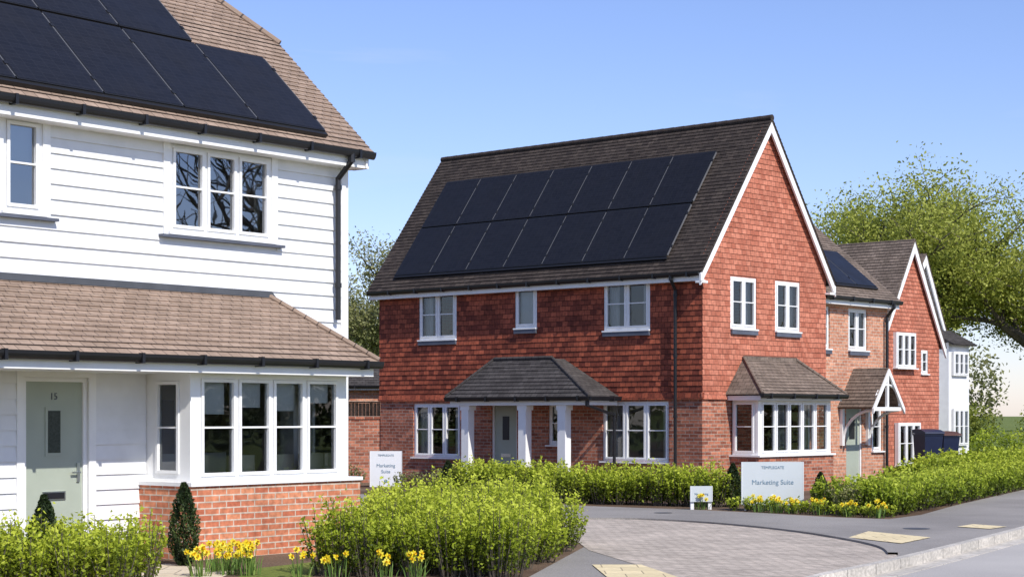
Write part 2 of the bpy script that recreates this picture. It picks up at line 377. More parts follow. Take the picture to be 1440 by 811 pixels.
cs=math.cos(math.atan(.925))
rs=[]
for i in range(6): rs.append((.6+1.2*i,1.8+1.2*i,.15/cs,1.37/cs))
for i in range(1,6): rs.append((.6+1.2*i,1.8+1.2*i,1.39/cs,2.61/cs))
for i in range(1,6): rs.append((.6+1.2*i,1.8+1.2*i,2.63/cs,3.4/cs))
panels(hA,FA,rs)
downpipe(hA,A,.22,5.14,2.95,.34)
FP,LP=roofplane(hA,'porch_roof',A,lambda f:.55+.87*f,lambda f:9,2.36,1.15,3.2,0,'roofA')
mb=MB(); mb.poly([A(.55,2.36,1.15),A(1.42,3.2,0),A(.55,2.36,0)]); mb.tube(A(.55,2.39,1.15),A(1.42,3.225,0),.035); mb.build('porch_hip',hA,['roofA'])
mb=MB(); mb.box(A,1.38,9,3.19,3.27,0,.05); mb.prism(A,[(1.38,3.27),(1.38,3.2),(.5,2.4),(.5,2.46)],.03,.05); mb.build('lead_flashing',hA,['lead'])
mb=MB(); mb.box(A,.62,9,2.18,2.31,1.06,1.09); mb.box(A,.62,9,2.18,2.2,0,1.06); mb.box(A,.59,.62,2.18,2.31,0,1.09); mb.build('porch_fascia',hA,['white'])
gutter(hA,A,.52,9,2.37,1.16,'porch_gutter')
mb=MB(); wall(mb,A,.68,3.5,0,.86,.72,.94,[]); mb.box(A,3.28,3.5,0,.86,0,.72); mb.box(A,.68,.9,0,.86,0,.72); mb.build('bay_plinth',hA,['brickA'])
mb=MB(); mb.box(A,.66,3.52,.86,.905,.0,.97); mb.box(A,.79,.89,.905,2.18,.72,.8);mb.box(A,3.29,3.39,.905,2.18,.7,.8); mb.box(A,3.31,3.39,.905,2.18,.0,.1); mb.box(A,.8,.88,.905,2.18,0,.1)
mb.build('bay_posts',hA,['white'])
window(hA,A,.89,3.29,.905,2.18,n=4,pf=.8,sill='',bars=(.5,),blind=0,cur=False,name='bay_window',fw=.06)
S1=frame(A(3.39,0,0),nA,uA); window(hA,S1,.1,.7,.905,2.18,n=1,pf=0,sill='',bars=(.5,),cur=False,name='bay_side_window',fw=.09)
S2=frame(A(.79,0,0),nA,-uA); window(hA,S2,.1,.7,.905,2.18,n=1,pf=0,sill='',bars=(.5,),cur=False,name='bay_side_window',fw=.09)
mb=MB()
for k,dz in enumerate((1.84,1.74,1.78,1.70)):
    a=.99+k*.585; mb.box(A,a,a+.5,dz,2.15,.66,.665,0)
mb.box(A,1.2,2.6,.80,.84,-.6,.25,1); 
for a in (1.25,2.55): mb.box(A,a-.03,a+.03,.06,.8,-.5,-.44,1)
for a,p in ((1.05,.25),(1.7,.38),(2.35,0.36),(2.95,.2),(1.6,-1.0),(2.4,-.9)):
    mb.box(A,a-.2,a+.2,.5,.56,p-.2,p+.2,2); mb.box(A,a-.2,a+.2,.56,1.2,p+.14,p+.2,2)
    for da in(-.17,.17):
        for dp in (-.17,.17): mb.tube(A(a+da,.05,p+dp),A(a+da,.5,p+dp),.015,m=1)
mb.box(A,.6,1.5,1.1,1.9,-2.79,-2.77,1); mb.box(A,2.4,3.4,1.2,1.8,-2.79,-2.77,1); mb.box(A,1.7,2.1,.06,2.05,-2.79,-2.74,1); mb.box(A,3.1,3.9,.06,1.1,-2.6,-2.1,1)
mb.tube(A(1.9,2.3,-.2),A(1.9,1.75,-.2),.01,m=1); mb.tube(A(1.9,1.75,-.2),A(1.9,1.55,-.2),.08,.2,n=16,m=1)
mb.tube(A(1.9,.84,-.1),A(1.9,1.05,-.1),.06,.09,n=12,m=0)
mb.build('dining_furniture',hA,['blind',plain('dark_wood',(.10,.07,.045)),plain('chair_cloth',(.50,.46,.39))])

# =============================================================== HOUSE B (tile hung)
d1=V((-.75,.662,0)); n1=V((-.662,-.75,0)); d2=V((.662,.75,0)); n2=V((.75,-.662,0)); oB=V((4.05,38.6,0))
for q in (d1,n1,d2,n2): q.normalize()
B=frame(oB,d1,n1); G=frame(oB,d2,n2); hB=empty('tile_hung_house',oB)
WB=9.76; DB=4.9; zw=5.05; zr=zw+1.32*DB/2
opsB=[(7.17,8.40,3.5,4.66),(4.64,5.29,3.69,4.66),(1.39,2.66,3.55,4.68),(7.05,8.62,.66,1.96),(.89,2.72,.66,1.98),(5.25,6.05,0,1.98),(3.85,4.3,1.0,1.96)]
opsG=[(1.045,2.03,3.57,4.69),(2.80,3.80,3.57,4.69),(1.2,3.9,.6,2.0)]
mb=MB()
wall(mb,B,0,WB,0,2.1,-.25,0,[o for o in opsB],0)
wall(mb,G,.25,DB,0,2.1,-.25,0,opsG,0)
mb.box(B,0,WB,0,zw,-DB,-DB+.25,0); mb.prism(frame(B(WB,0,0),-n1,d1),[(0.25,0),(DB-.25,0),(DB-.25,zw),(DB/2,zr-.1),(.25,zw)],-.25,0,0)
mb.build('brick_walls',hB,['brickB'])
mb=MB()
wall(mb,B,0,WB,2.1,zw,-.25,0,opsB,0)
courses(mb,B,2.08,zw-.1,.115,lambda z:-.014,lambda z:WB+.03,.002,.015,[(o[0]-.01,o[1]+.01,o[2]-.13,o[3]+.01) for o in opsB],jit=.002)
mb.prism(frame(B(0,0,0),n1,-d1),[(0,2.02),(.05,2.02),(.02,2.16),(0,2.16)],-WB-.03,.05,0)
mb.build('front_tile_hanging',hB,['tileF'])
mb=MB()
wall(mb,G,.25,DB,2.1,4.72,-.25,0,opsG,0)
mb.prism(G,[(.01,4.72),(DB,4.72),(DB,zw),(DB/2,zr-.08),(.01,zw-.05)],-.25,0,0)
sl=lambda z:0 if z<zw else (z-zw)/1.32
courses(mb,G,2.08,zr-.15,.115,lambda z:-.014+sl(z),lambda z:DB+.03-sl(z),.002,.012,[(o[0]-.01,o[1]+.01,o[2]-.13,o[3]+.01) for o in opsG if o[2]>2],jit=.0015)
mb.prism(frame(G(0,0,0),n2,-d2),[(0,2.02),(.05,2.02),(.02,2.16),(0,2.16)],-DB-.03,.045,0)
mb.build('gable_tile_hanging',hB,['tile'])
mb=MB(); mb.box(B,.26,WB-.26,-.1,.06,-DB+.26,-.26); mb.box(B,.26,WB-.26,2.3,2.45,-DB+.26,-.26); mb.box(B,.26,WB-.26,4.85,4.9,-DB+.26,-.26)
mb.box(B,2.9,WB-.26,.06,4.85,-2.5,-2.42); mb.box(B,2.9,2.98,.06,4.85,-DB+.26,-.26); mb.box(B,6.5,6.58,.06,4.85,-2.42,-.26)
mb.build('interior',hB,['room'])
for i,o in enumerate(opsB):
    if i==5: continue
    if i in (0,2): window(hB,B,*o,n=2,sill='slate',blind=.0,pf=.0,cw=(.18,.24))
    elif i==1: window(hB,B,*o,n=1,sill='slate',cur=False,blind=.95,pf=.0,bars=())
    elif i==6: window(hB,B,*o,n=1,sill='white',cur=False,blind=.3)
    else: window(hB,B,*o,n=3,sill='white',blind=0,cw=(.14,.2))
for o in opsG[:2]: window(hB,G,*o,n=2,sill='slate',pf=0.0)
mb=MB(); a0,a1,z0,z1=opsB[5]
mb.box(B,a0+.05,a1-.05,.05,z1-.05,-.12,-.07,0); mb.box(B,a0,a0+.05,0,z1,-.13,-.04,1);mb.box(B,a1-.05,a1,0,z1,-.13,-.04,1);mb.box(B,a0+.05,a1-.05,z1-.05,z1,-.13,-.04,1)
mb.box(B,a0+.3,a1-.3,1.1,1.65,-.072,-.06,2); mb.box(B,a0+.25,a1-.25,.7,.78,-.072,-.06,3)
mb.build('front_door',hB,['door','white','black','steel'])
FB,LB=roofplane(hB,'roof',B,lambda f:-.16,lambda f:WB+.22,zw-.25*1.32,.25,zr,-DB/2,'roofB')
Bb=frame(B(0,0,-DB),d1,-n1)
roofplane(hB,'roof_back',Bb,lambda f:-.16,lambda f:WB+.22,zw-.25*1.32,.25,zr,-DB/2,'roofB')
mb=MB(); a=-.16
while a<WB+.2:
    mb.tube(B(a,zr-.0,-DB/2),B(min(a+.29,WB+.22),zr+.0,-DB/2),.075,.07,n=10); a+=.3
mb.build('ridge_tiles',hB,['roofB'])
mb=MB()
e=.25
lo=zw-e*1.32
def barge(mbx,Fg,c,half,zlow,zpk,w,p0,p1):
    mbx.prism(Fg,[(c-half,zlow-.02),(c,zpk-.02),(c,zpk-.02-w*1.35),(c-half,zlow-.02-w*1.2)],p0,p1)
    mbx.prism(Fg,[(c+half,zlow-.02),(c+half,zlow-.02-w*1.2),(c,zpk-.02-w*1.35),(c,zpk-.02)],p0,p1)
barge(mb,G,DB/2,DB/2+e,lo-.03,zr-.03,.2,.10,.145)
mb.prism(G,[(-e,lo-.06),(DB/2,zr-.06),(DB/2,zr-.10),(-e,lo-.10)],0,.10); mb.prism(G,[(DB+e,lo-.06),(DB/2,zr-.06),(DB/2,zr-.10),(DB+e,lo-.10)],0,.10)
mb.box(B,-.1,WB+.2,lo-.19,lo-.05,.165,.19); mb.box(B,-.1,WB+.2,lo-.19,lo-.17,.03,.165)
mb.box(G,-.25,.0,lo-.24,lo-.19,0,.145); mb.box(G,DB,DB+.25,lo-.24,lo-.19,0,.145)
mb.build('barge_boards',hB,['white'])
gutter(hB,B,-.1,WB+.2,lo+.0,.25)
downpipe(hB,B,.645,lo-.04,.1,.25)
c=math.cos(math.atan(1.32))
rs=[]
for i in range(7):
    for v0,v1 in ((.25,1.19),(1.20,2.14)): rs.append((.9+i*1.188,.9+(i+1)*1.188,v0/c,v1/c))
panels(hB,FB,rs)
FPB,_=roofplane(hB,'porch_roof',B,lambda f:2.2+1.6*f,lambda f:6.5-.95*f,2.08,1.1,2.95,.45,'roofP')
mb=MB()
mb.poly([B(2.2,2.08,1.1),B(3.8,2.95,.45),B(3.8,2.95,0.03),B(2.2,2.08,.03)]); mb.poly([B(6.5,2.08,1.1),B(5.55,2.95,.45),B(5.55,2.95,.03),B(6.5,2.08,.03)]); mb.poly([B(3.8,2.95,.45),B(5.55,2.95,.45),B(5.55,2.95,.03),B(3.8,2.95,.03)])
mb.tube(B(2.2,2.1,1.1),B(3.8,2.97,.45),.035); mb.tube(B(6.5,2.1,1.1),B(5.55,2.97,.45),.035); mb.tube(B(3.8,2.97,.45),B(5.55,2.97,.45),.045)
mb.build('porch_hips',hB,['roofP'])
mb=MB(); mb.box(B,2.3,6.4,1.90,2.0,.98,1.01); mb.box(B,2.3,6.4,1.90,1.92,0.03,.98); mb.box(B,2.27,2.3,1.90,2.0,.03,1.01); mb.box(B,6.4,6.43,1.90,2.0,.03,1.01)
for a in (6.0,4.25,3.1):
    mb.box(B,a-.11,a+.11,0,1.90,.77,.97); mb.box(B,a-.14,a+.14,0,.16,.74,.975); mb.box(B,a-.14,a+.14,1.79,1.897,.74,.976)
mb.build('porch_columns',hB,['white'])
gutter(hB,B,2.2,6.5,2.09,1.1,'porch_gutter')
gutter(hB,frame(B(2.2,0,0),n1,-d1),.03,1.12,2.09,0.02,'porch_gutter')
downpipe(hB,B,2.3,2.0,.1,1.05,.1,'porch_downpipe')
roofplane(hB,'bay_roof',G,lambda f:.82+.7*f,lambda f:4.25-.65*f,2.13,.98,2.93,.0,'roofBay')
mb=MB(); mb.poly([G(.82,2.13,.98),G(1.52,2.93,0.02),G(.82,2.13,.02)]); mb.poly([G(4.25,2.13,.98),G(3.6,2.93,.02),G(4.25,2.13,.02)])
mb.tube(G(.82,2.15,.98),G(1.52,2.95,.03),.035); mb.tube(G(4.25,2.15,.98),G(3.6,2.95,.03),.035); mb.box(G,1.5,3.62,2.9,2.98,.03,.06); mb.build('bay_roof_hips',hB,['roofBay'])
mb=MB(); mb.box(G,.92,4.15,2.0,2.10,.86,.89); mb.box(G,.92,4.15,2.0,2.02,.03,.86); mb.box(G,.89,.92,2.0,2.10,.03,.89); mb.box(G,4.15,4.18,2.0,2.10,.03,.89)
mb.box(G,1.07,1.17,.82,2.0,.62,.7); mb.box(G,3.91,4.01,.82,2.0,.62,.7); mb.box(G,.99,4.08,.78,.82,.0,.80); mb.build('bay_trim',hB,['white'])
mb=MB(); mb.box(G,1.03,4.05,0,.78,.55,.75); mb.box(G,1.03,1.23,0,.78,0,.55); mb.box(G,3.85,4.05,0,.78,0,.55); mb.build('bay_plinth',hB,['brickB'])
gutter(hB,G,.8,4.27,2.14,.98,'bay_gutter')
window(hB,G,1.17,3.91,.82,2.0,n=5,pf=.7,sill='',cur=False,name='bay_window')
window(hB,frame(G(1.07,0,0),n2,-d2),.04,.64,.82,2.0,n=1,pf=0,sill='',cur=False,name='bay_side_window')
window(hB,frame(G(4.01,0,0),n2,d2),.04,.64,.82,2.0,n=1,pf=0,sill='',cur=False,name='bay_side_window')
mb=MB()
for k in range(3): mb.box(G,1.25+k*.9,1.5+k*.9,.8,1.95,.5,.505)
mb.box(G,1.3,3.6,.45,.9,-1.2,-.6,1); mb.box(G,2.2,2.8,1.0,1.25,.2,.4,1)
mb.build('bay_furnishings',hB,['curtain',plain('sofa_cloth',(.16,.13,.11))])

# =============================================================== HOUSE C
oC=G(0,0,-.3); C=frame(oC,d2,n2); hC=empty('brick_cottage',C(5,0,0))
opsC=[(5.25,5.61,3.25,4.25),(6.45,7.34,3.25,4.25),(6.35,7.1,0,1.95),(7.55,8.05,.8,1.95)]
mb=MB(); wall(mb,C,4.92,8.3,0,4.6,-.25,0,opsC)
mb.box(C,4.92,8.3,0,4.6,-5,-4.75); mb.prism(frame(C(8.3,0,0),-n2,d2),[(.25,0),(4.75,0),(4.75,4.6),(2.5,6.5),(.25,4.6)],-.25,0); mb.build('walls',hC,['brickC'])
mb=MB(); mb.box(C,4.95,8.04,-.1,.05,-4.7,-.26); mb.box(C,4.95,8.04,2.3,2.4,-4.7,-.26); mb.box(C,4.95,8.04,.05,4.5,-2.0,-1.9);mb.build('interior',hC,['room'])
for i in (0,1,3): window(hC,C,*opsC[i],n=1 if i!=1 else 2,sill='slate' if i<2 else 'white')
FC,LC=roofplane(hC,'roof',C,lambda f:4.95,lambda f:8.5,4.48,.28,4.48+.82*2.78,-2.5,'roofBay')
roofplane(hC,'roof_back',frame(C(0,0,-5),d2,-n2),lambda f:4.95,lambda f:8.5,4.48,.28,4.48+.82*2.78,-2.5,'roofBay')
cc=math.cos(math.atan(.82))
panels(hC,FC,[(5.0+i*.95,5.0+(i+1)*.95,.35/cc,1.5/cc) for i in range(3)])
mb=MB(); mb.box(C,4.95,8.5,4.30,4.43,.2,.225); mb.box(C,4.95,8.5,4.30,4.32,0,.2); mb.build('fascia',hC,['white'])
gutter(hC,C,4.95,8.5,4.49,.29); downpipe(hC,C,8.12,4.42,.1,.29)
mb=MB(); mb.box(C,6.4,7.05,.05,1.9,-.12,-.07); mb.box(C,6.35,6.4,0,1.95,-.13,-.03,1); mb.box(C,7.05,7.1,0,1.95,-.13,-.03,1); mb.box(C,6.4,7.05,1.9,1.95,-.13,-.03,1)
mb.box(C,6.6,6.85,1.1,1.6,-.072,-.06,2); mb.build('front_door',hC,['door','white','black'])
pc=6.7
Pf=frame(C(pc,0,0),n2,-d2); Pg=frame(C(pc,0,0),n2,d2)
roofplane(hC,'porch_roof_side',Pf,lambda f:0,lambda f:.95,1.86,.74,2.80,0,'roofBay')
roofplane(hC,'porch_roof_side',Pg,lambda f:0,lambda f:.95,1.86,.74,2.80,0,'roofBay')
mb=MB(); barge(mb,frame(C(0,0,0),d2,n2),pc,.74,1.86,2.80,.11,.93,.98)
mb.box(C,pc-.62,pc+.62,1.78,1.87,.88,.94); mb.box(C,pc-.04,pc+.04,1.87,2.6,.88,.94)
for s in (-1,1):
    mb.box(C,pc+s*.6-.05,pc+s*.6+.05,.95,1.85,0,.08)
    prev=None
    for k in range(7):
        t=math.pi/2*k/6; q=(1.0+.8*math.sin(t),.06+.82*(1-math.cos(t)))
        if prev: mb.tube(C(pc+s*.6,prev[0],prev[1]),C(pc+s*.6,q[0],q[1]),.035,n=6)
        prev=q
    prev=None
    for k in range(7):
        t=math.pi/2*k/6; q=(pc+s*.58*math.cos(t),1.9+.5*math.sin(t))
        if prev: mb.tube(C(prev[0],prev[1],.91),C(q[0],q[1],.91),.03,n=6)
        prev=q
mb.build('porch_truss',hC,['white'])

# =============================================================== HOUSES D, E
def gabled(name,o,width,depth,pk,zpk,zl,zrt,wallm,ops,wins,ridge=6,base=-.5,roof='roofBay',courseg=.115):
    o=V(o); F=frame(o,d2,n2); h=empty(name,o)
    mb=MB(); wall(mb,F,0,width,base,min(zl,zrt)-.3,-.25,0,ops)
    zt=min(zl,zrt)-.3
    zL=zl;zR=zrt
    mb.prism(F,[(0,zt),(width,zt),(width,zR),(pk,zpk-.08),(0,zL)],-.25,0)
    mb.prism(frame(F(0,0,0),-n2,-d2),[(.25,base),(depth,base),(depth,zL),(.25,zL)],-.25,0)
    mb.prism(frame(F(width,0,0),-n2,d2),[(.25,base),(depth,base),(depth,zR),(.25,zR)],-.25,0)
    mb.prism(F,[(.25,base),(width-.25,base),(width-.25,zR),(pk,zpk-.08),(.25,zL)],-depth,-depth+.25)
    hiF=lambda z: width if z<zR else width-(z-zR)/(zpk-zR)*(width-pk)
    loF=lambda z: 0 if z<zL else (z-zL)/(zpk-zL)*pk
    courses(mb,F,1.7,zpk-.2,courseg,loF,hiF,.002,.016,ops)
    mb.build('walls',h,[wallm])
    mb=MB(); mb.box(F,.26,width-.26,.0,zt,-2,-1.9); mb.build('interior',h,['room'])
    Fl=frame(F(pk,0,0),-n2,-d2); Fr=frame(F(pk,0,0),-n2,d2)
    e=.22
    sl=(zpk-zL)/pk; sr=(zpk-zR)/(width-pk)
    roofplane(h,'roof_side',Fl,lambda f:-.15,lambda f:ridge,zL-e*sl,pk+e,zpk,0,roof)
    roofplane(h,'roof_side',Fr,lambda f:-.15,lambda f:ridge,zR-e*sr,width-pk+e,zpk,0,roof)
    mb=MB()
    mb.prism(F,[(-e,zL-e*sl-.04),(pk,zpk-.04),(pk,zpk-.4),(-e,zL-e*sl-.3)],.09,.14)
    mb.prism(F,[(width+e,zR-e*sr-.04),(width+e,zR-e*sr-.3),(pk,zpk-.4),(pk,zpk-.04)],.09,.14); mb.build('barge_boards',h,['white'])
    for w in wins: window(h,F,*w[0],n=w[1],pf=w[2],sill='white',cur=False,blind=.2,depth=.12)
    return F,h
Dops=[(.25,1.4,3.05,4.08),(.33,1.65,.2,1.45),(1.9,2.3,2.9,3.6)]
gabled('gabled_brick_house',(10.9,52.5,0),3.0,8,1.3,6.85,4.75,4.05,'tile',Dops,[(Dops[0],3,.12),(Dops[1],3,.14),(Dops[2],1,.0)])
Eops=[(2.3,3.3,3.1,3.9),(2.3,3.3,.6,1.9)]
FE,hE=gabled('gabled_boarded_house',(13.24,62.57,0),3.6,8,1.9,7.35,5.1,4.3,'board',Eops,[(Eops[0],2,.1),(Eops[1],2,.1)],courseg=.19)
mb=MB(); mb.box(FE,2.1,3.6,-.5,4.2,.14,.9)
mb.build('white_bay',hE,['board'])
window(hE,FE,2.3,3.4,3.05,3.9,n=3,pf=1.0,sill='',cur=False,name='bay_window'); window(hE,FE,2.3,3.4,.6,1.9,n=3,pf=1.0,sill='',cur=False,name='bay_window')
roofplane(hE,'bay_roof',FE,lambda f:2.0,lambda f:3.75,4.15,1.15,4.7,.1,'roofP')

# outbuilding, garden wall, fence behind
gO=V((-6.6,54,0)); FO=frame(gO,V((1,.1,0)).normalized(),V((.1,-1,0)).normalized()); hO=empty('brick_garage',gO)
mb=MB(); mb.box(FO,0,5,0,2.6,-5,0); mb.build('walls',hO,['brickC'])
roofplane(hO,'roof',FO,lambda f:-.2,lambda f:5.2,2.55,.25,3.4,-1.2,'roofP')
mb=MB(); mb.box(FO,-.1,5.1,2.42,2.55,.2,.23); mb.build('fascia',hO,['white']); gutter(hO,FO,-.2,5.2,2.56,.27)
mb=MB(); FW=frame((-7.5,44.2,0),V((4.2,.9,0)).normalized(),V((.21,-.97,0)).normalized()); mb.box(FW,0,4.35,0,1.58,-.22,0); mb.box(FW,0,4.35,1.58,1.65,-.25,.03); mb.build('garden_wall',None,['brickB'])
mb=MB(); FW=frame((-8,49.5,0),V((1,.05,0)).normalized(),V((.05,-1,0)).normalized())
for k in range(50): mb.box(FW,k*.1,k*.1+.094,.1,2.0+.01*random.random(),-.02,0 if k%2 else .006)
mb.box(FW,0,5,2.01,2.05,-.04,.03); mb.build('timber_fence',None,['fencew'])

# =============================================================== ground, roads
def sheet(name,pts,z,mat,parent=None):
    mb=MB(); mb.poly([(x,y,z) for x,y in pts]); return mb.build(name,parent,[mat])
sheet('ground',[(-900,-300),(900,-300),(900,1500),(-900,1500)],-.12,'grass')
kerbl=[(-2,6),(1.0,13),(2.2,16.8),(3.19,18.9),(4.07,20.4),(5.03,22.1),(6.38,24.6),(7.75,27.2),(10,31.5),(13.5,38),(18,46.5),(26,60),(40,80)]
def smooth_line(pts,n=6):
    out=[]
    P=[V((p[0],p[1],0)) for p in pts]
    for i in range(len(P)-1):
        p0=P[max(i-1,0)];p1=P[i];p2=P[i+1];p3=P[min(i+2,len(P)-1)]
        for k in range(n):
            t=k/n
            out.append(.5*((2*p1)+(-p0+p2)*t+(2*p0-5*p1+4*p2-p3)*t*t+(-p0+3*p1-3*p2+p3)*t**3))
    out.append(P[-1]); return out
kl=smooth_line(kerbl)
mb=MB()
mb.poly([(-60,6,0)]+[tuple(p) for p in kl]+[(40,140,0),(-60,140,0)])
mb.build('garden_ground',None,['soil'])
def strip(name,line,w0,w1,z0,z1,mat):
    mb=MB(); Ls=0
    for i in range(len(line)-1):
        a,b=line[i],line[i+1]
        def nn(i):
            t=(line[min(i+1,len(line)-1)]-line[max(i-1,0)]).normalized(); return V((t.y,-t.x,0))
        na,nb=nn(i),nn(i+1); l=(b-a).length
        q=[(Ls,0.05),(Ls+l,0.05),(Ls+l,.3),(Ls,.3)]
        up=V((0,0,1))
        A0,A1=a+na*w0,a+na*w1; B0,B1=b+nb*w0,b+nb*w1
        mb.poly([A0+up*z1,B0+up*z1,B1+up*z1,A1+up*z1],0,q)
        mb.poly([A1+up*z0,B1+up*z0,B1+up*z1,A1+up*z1],0,q); mb.poly([A0+up*z0,B0+up*z0,B0+up*z1,A0+up*z1],0,q)
        Ls+=l
    return mb.build(name,None,[mat])
strip('kerb',kl,-.12,.0,-.13,.012,'kerb')
mb=MB()
for i in range(len(kl)-1):
    def nn(i):
        t=(kl[min(i+1,len(kl)-1)]-kl[max(i-1,0)]).normalized(); return V((t.y,-t.x,0))
    a,b=kl[i],kl[i+1]; mb.poly([V((a.x,a.y,-.116)),V((b.x,b.y,-.116)),b+nn(i+1)*6.5+V((0,0,-.116)),a+nn(i)*6.5+V((0,0,-.116))])
mb.build('road',None,['road'])
strip('road_gutter_channel',kl,.0,.25,-.13,-.108,'kerb')
bed=[(-3.2,38.6),(-1.2,36.6),(1.33,33.6),(3.2,32.3),(4.3,31.2),(5.3,29.9),(6.1,29.35),(6.9,30.6),(8.3,33.9),(12.3,42.5),(20,56)]
klin=[tuple(p)[:2] for p in kl if p.y>14 and p.x<25]
asph=[(.0,14)]+klin+[(20,57)]+bed[::-1]+[(-3.5,31),(-2.8,27),(.85,26.5),(.92,23.2),(.1,18.5)]
sheet('footpath',asph,.004,'asphalt')
arc=smooth_line([(-3.2,29.8),(-.5,29.5),(1.0,29.35),(2.07,29.2),(3.09,28.2),(3.96,26.6),(4.5,24.8),(4.75,23.0),(4.55,21.35)],5)
pav=[tuple(p)[:2] for p in arc]+[(4.02,20.55),(3.10,18.98),(2.5,17.6),(2.1,16.5),(1.95,17),(1.72,18.9),(.96,22.6),(.88,24),(.6,26.8),(-3,27.3)]
sheet('block_paving_driveway',pav,.008,'paving')
strip('edging_kerb',arc[5:-2],-.02,.10,.0,.035,'asphalt')
sheet('tactile_paving',[(4.62,24.9),(5.15,26.2),(5.75,24.9),(5.1,23.75)],.013,'tactile')
sheet('tactile_paving',[(.9,20.4),(1.45,20.4),(1.75,18.7),(1.0,18.6)],.013,'tactile')
sheet('tactile_paving',[(6.7,27.3),(7.1,27.9),(7.45,27.3),(7.05,26.75)],.013,'tactile')
sheet('garden_path',[(-4.4,16.5),(-3.1,16.5),(-3.0,19.6),(-3.9,20.6),(-4.6,20.0)],.005,'slab')
sheet('lawn',[(-3.0,16.5),(-2.2,16.5),(-2.0,21.3),(-2.8,20.0)],.006,'grass')
sheet('lawn',[(-12,45),(16,62),(38,80),(38,138),(-58,138),(-58,45)],.005,'grass')
mb=MB()
for (x,y,r) in ((2.6,31.2,.16),(6.0,26.9,.2)):
    mb.poly([(x+r*math.cos(t),y+r*math.sin(t),.008) for t in [k*math.pi/12 for k in range(24)]])
mb.build('manhole_cover',None,['lead'])

# =============================================================== foliage
def leafmesh(name,C,size,tint,mat,up=.5,parent=None,asp=.55,dirs=None):
    n=len(C); C=np.asarray(C,float)
    nn=rng.normal(size=(n,3)); nn[:,2]+=up*1.5; nn/=np.linalg.norm(nn,axis=1)[:,None]
    r=rng.normal(size=(n,3)) if dirs is None else dirs+rng.normal(size=(n,3))*.35
    u=r-(r*nn).sum(1)[:,None]*nn; u/=np.linalg.norm(u,axis=1)[:,None]+1e-9; v=np.cross(nn,u)
    s=size*rng.uniform(.6,1.3,n)[:,None]
    vt=np.empty((n,4,3)); vt[:,0]=C-u*s*.5; vt[:,1]=C+v*s*.5*asp+nn*s*.08; vt[:,2]=C+u*s*.5; vt[:,3]=C-v*s*.5*asp+nn*s*.08
    me=bpy.data.meshes.new(name); me.vertices.add(4*n); me.vertices.foreach_set('co',vt.ravel())
    me.loops.add(4*n); me.loops.foreach_set('vertex_index',np.arange(4*n,dtype=np.int32))
    me.polygons.add(n); me.polygons.foreach_set('loop_start',np.arange(0,4*n,4,dtype=np.int32)); 
    me.update(calc_edges=True)
    at=me.attributes.new('tint','FLOAT','FACE'); at.data.foreach_set('value',np.clip(tint,0,1).astype(np.float32))
    me.materials.append(M[mat] if isinstance(mat,str) else mat)
    ob=bpy.data.objects.new(name,me); scn.collection.objects.link(ob)
    if parent: ob.parent=parent
    return ob
def shrubs(name,centers,H,R,nshoot,nleaf,size,mat,hv=.16,top=1.14):
    e=empty(name,(0,0,0))
    allC=[];T=[];mb=MB()
    for (x,y) in centers:
        h=H*random.uniform(1-hv,1+hv); tone=random.uniform(-.1,.1)
        k=nshoot
        ang=rng.uniform(0,2*np.pi,k); rad=np.sqrt(rng.uniform(0,1,k))*R*random.uniform(.8,1.15)
        tipz=h*(1-.3*(rad/R)**2)*rng.uniform(.68,top,k)
        bx=x+np.cos(ang)*rad*.45; by=y+np.sin(ang)*rad*.45
        tx=x+np.cos(ang)*rad*1.05; ty=y+np.sin(ang)*rad*1.05
        t=rng.beta(1.7,1.0,(k,nleaf))*.93+.07
        px=bx[:,None]+(tx-bx)[:,None]*t**.7+rng.normal(0,.016,(k,nleaf)); py=by[:,None]+(ty-by)[:,None]*t**.7+rng.normal(0,.016,(k,nleaf)); pz=tipz[:,None]*t+rng.normal(0,.01,(k,nleaf))
        allC.append(np.stack([px.ravel(),py.ravel(),np.abs(pz.ravel())],1))
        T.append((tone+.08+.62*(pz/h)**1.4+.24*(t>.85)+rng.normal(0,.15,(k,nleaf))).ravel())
        for j in range(0,k,3): mb.tube((bx[j],by[j],0),(tx[j],ty[j],tipz[j]*.95),.008,.003,n=3,cap=False)
    C=np.concatenate(allC); leafmesh('leaves',C,size,np.concatenate(T),mat,parent=e,up=.35)
    mb.build('stems',e,['bark'])
def scatter_poly(poly,sp):
    xs=[p[0] for p in poly];ys=[p[1] for p in poly];out=[]
    def inside(x,y):
        c=False;j=len(poly)-1
        for i in range(len(poly)):
            if (poly[i][1]>y)!=(poly[j][1]>y) and x<(poly[j][0]-poly[i][0])*(y-poly[i][1])/(poly[j][1]-poly[i][1])+poly[i][0]: c=not c
            j=i
        return c
    y=min(ys);r=0
    while y<max(ys):
        x=min(xs)+(sp/2 if r%2 else 0)
        while x<max(xs):
            a=x+random.uniform(-.3,.3)*sp;b=y+random.uniform(-.3,.3)*sp
            if inside(a,b): out.append((a,b))
            x+=sp
        y+=sp*.87;r+=1
    return out
def along(pts,sp,width,rows=2):
    out=[];P=[V((p[0],p[1],0)) for p in pts]
    for i in range(len(P)-1):
        d=P[i+1]-P[i];L_=d.length;d.normalize();nr=V((-d.y,d.x,0)); n=max(1,int(L_/sp))
        for k in range(n):
            for r in range(rows):
                off=(r/(max(1,rows-1))) *width
                q=P[i]+d*((k+.5*(r%2)+random.uniform(-.2,.2))*L_/n)+nr*(off+random.uniform(-.05,.05)); out.append((q.x,q.y))
    return out
shrubs('hedge',scatter_poly([(-2.0,18.9),(-.2,18.6),(.05,18.9),(.75,22.8),(.6,24.6),(-1.4,25.0),(-1.62,22.6),(-1.75,20.5)],.37),.74,.27,44,21,.048,'hedge',hv=.2,top=1.2)
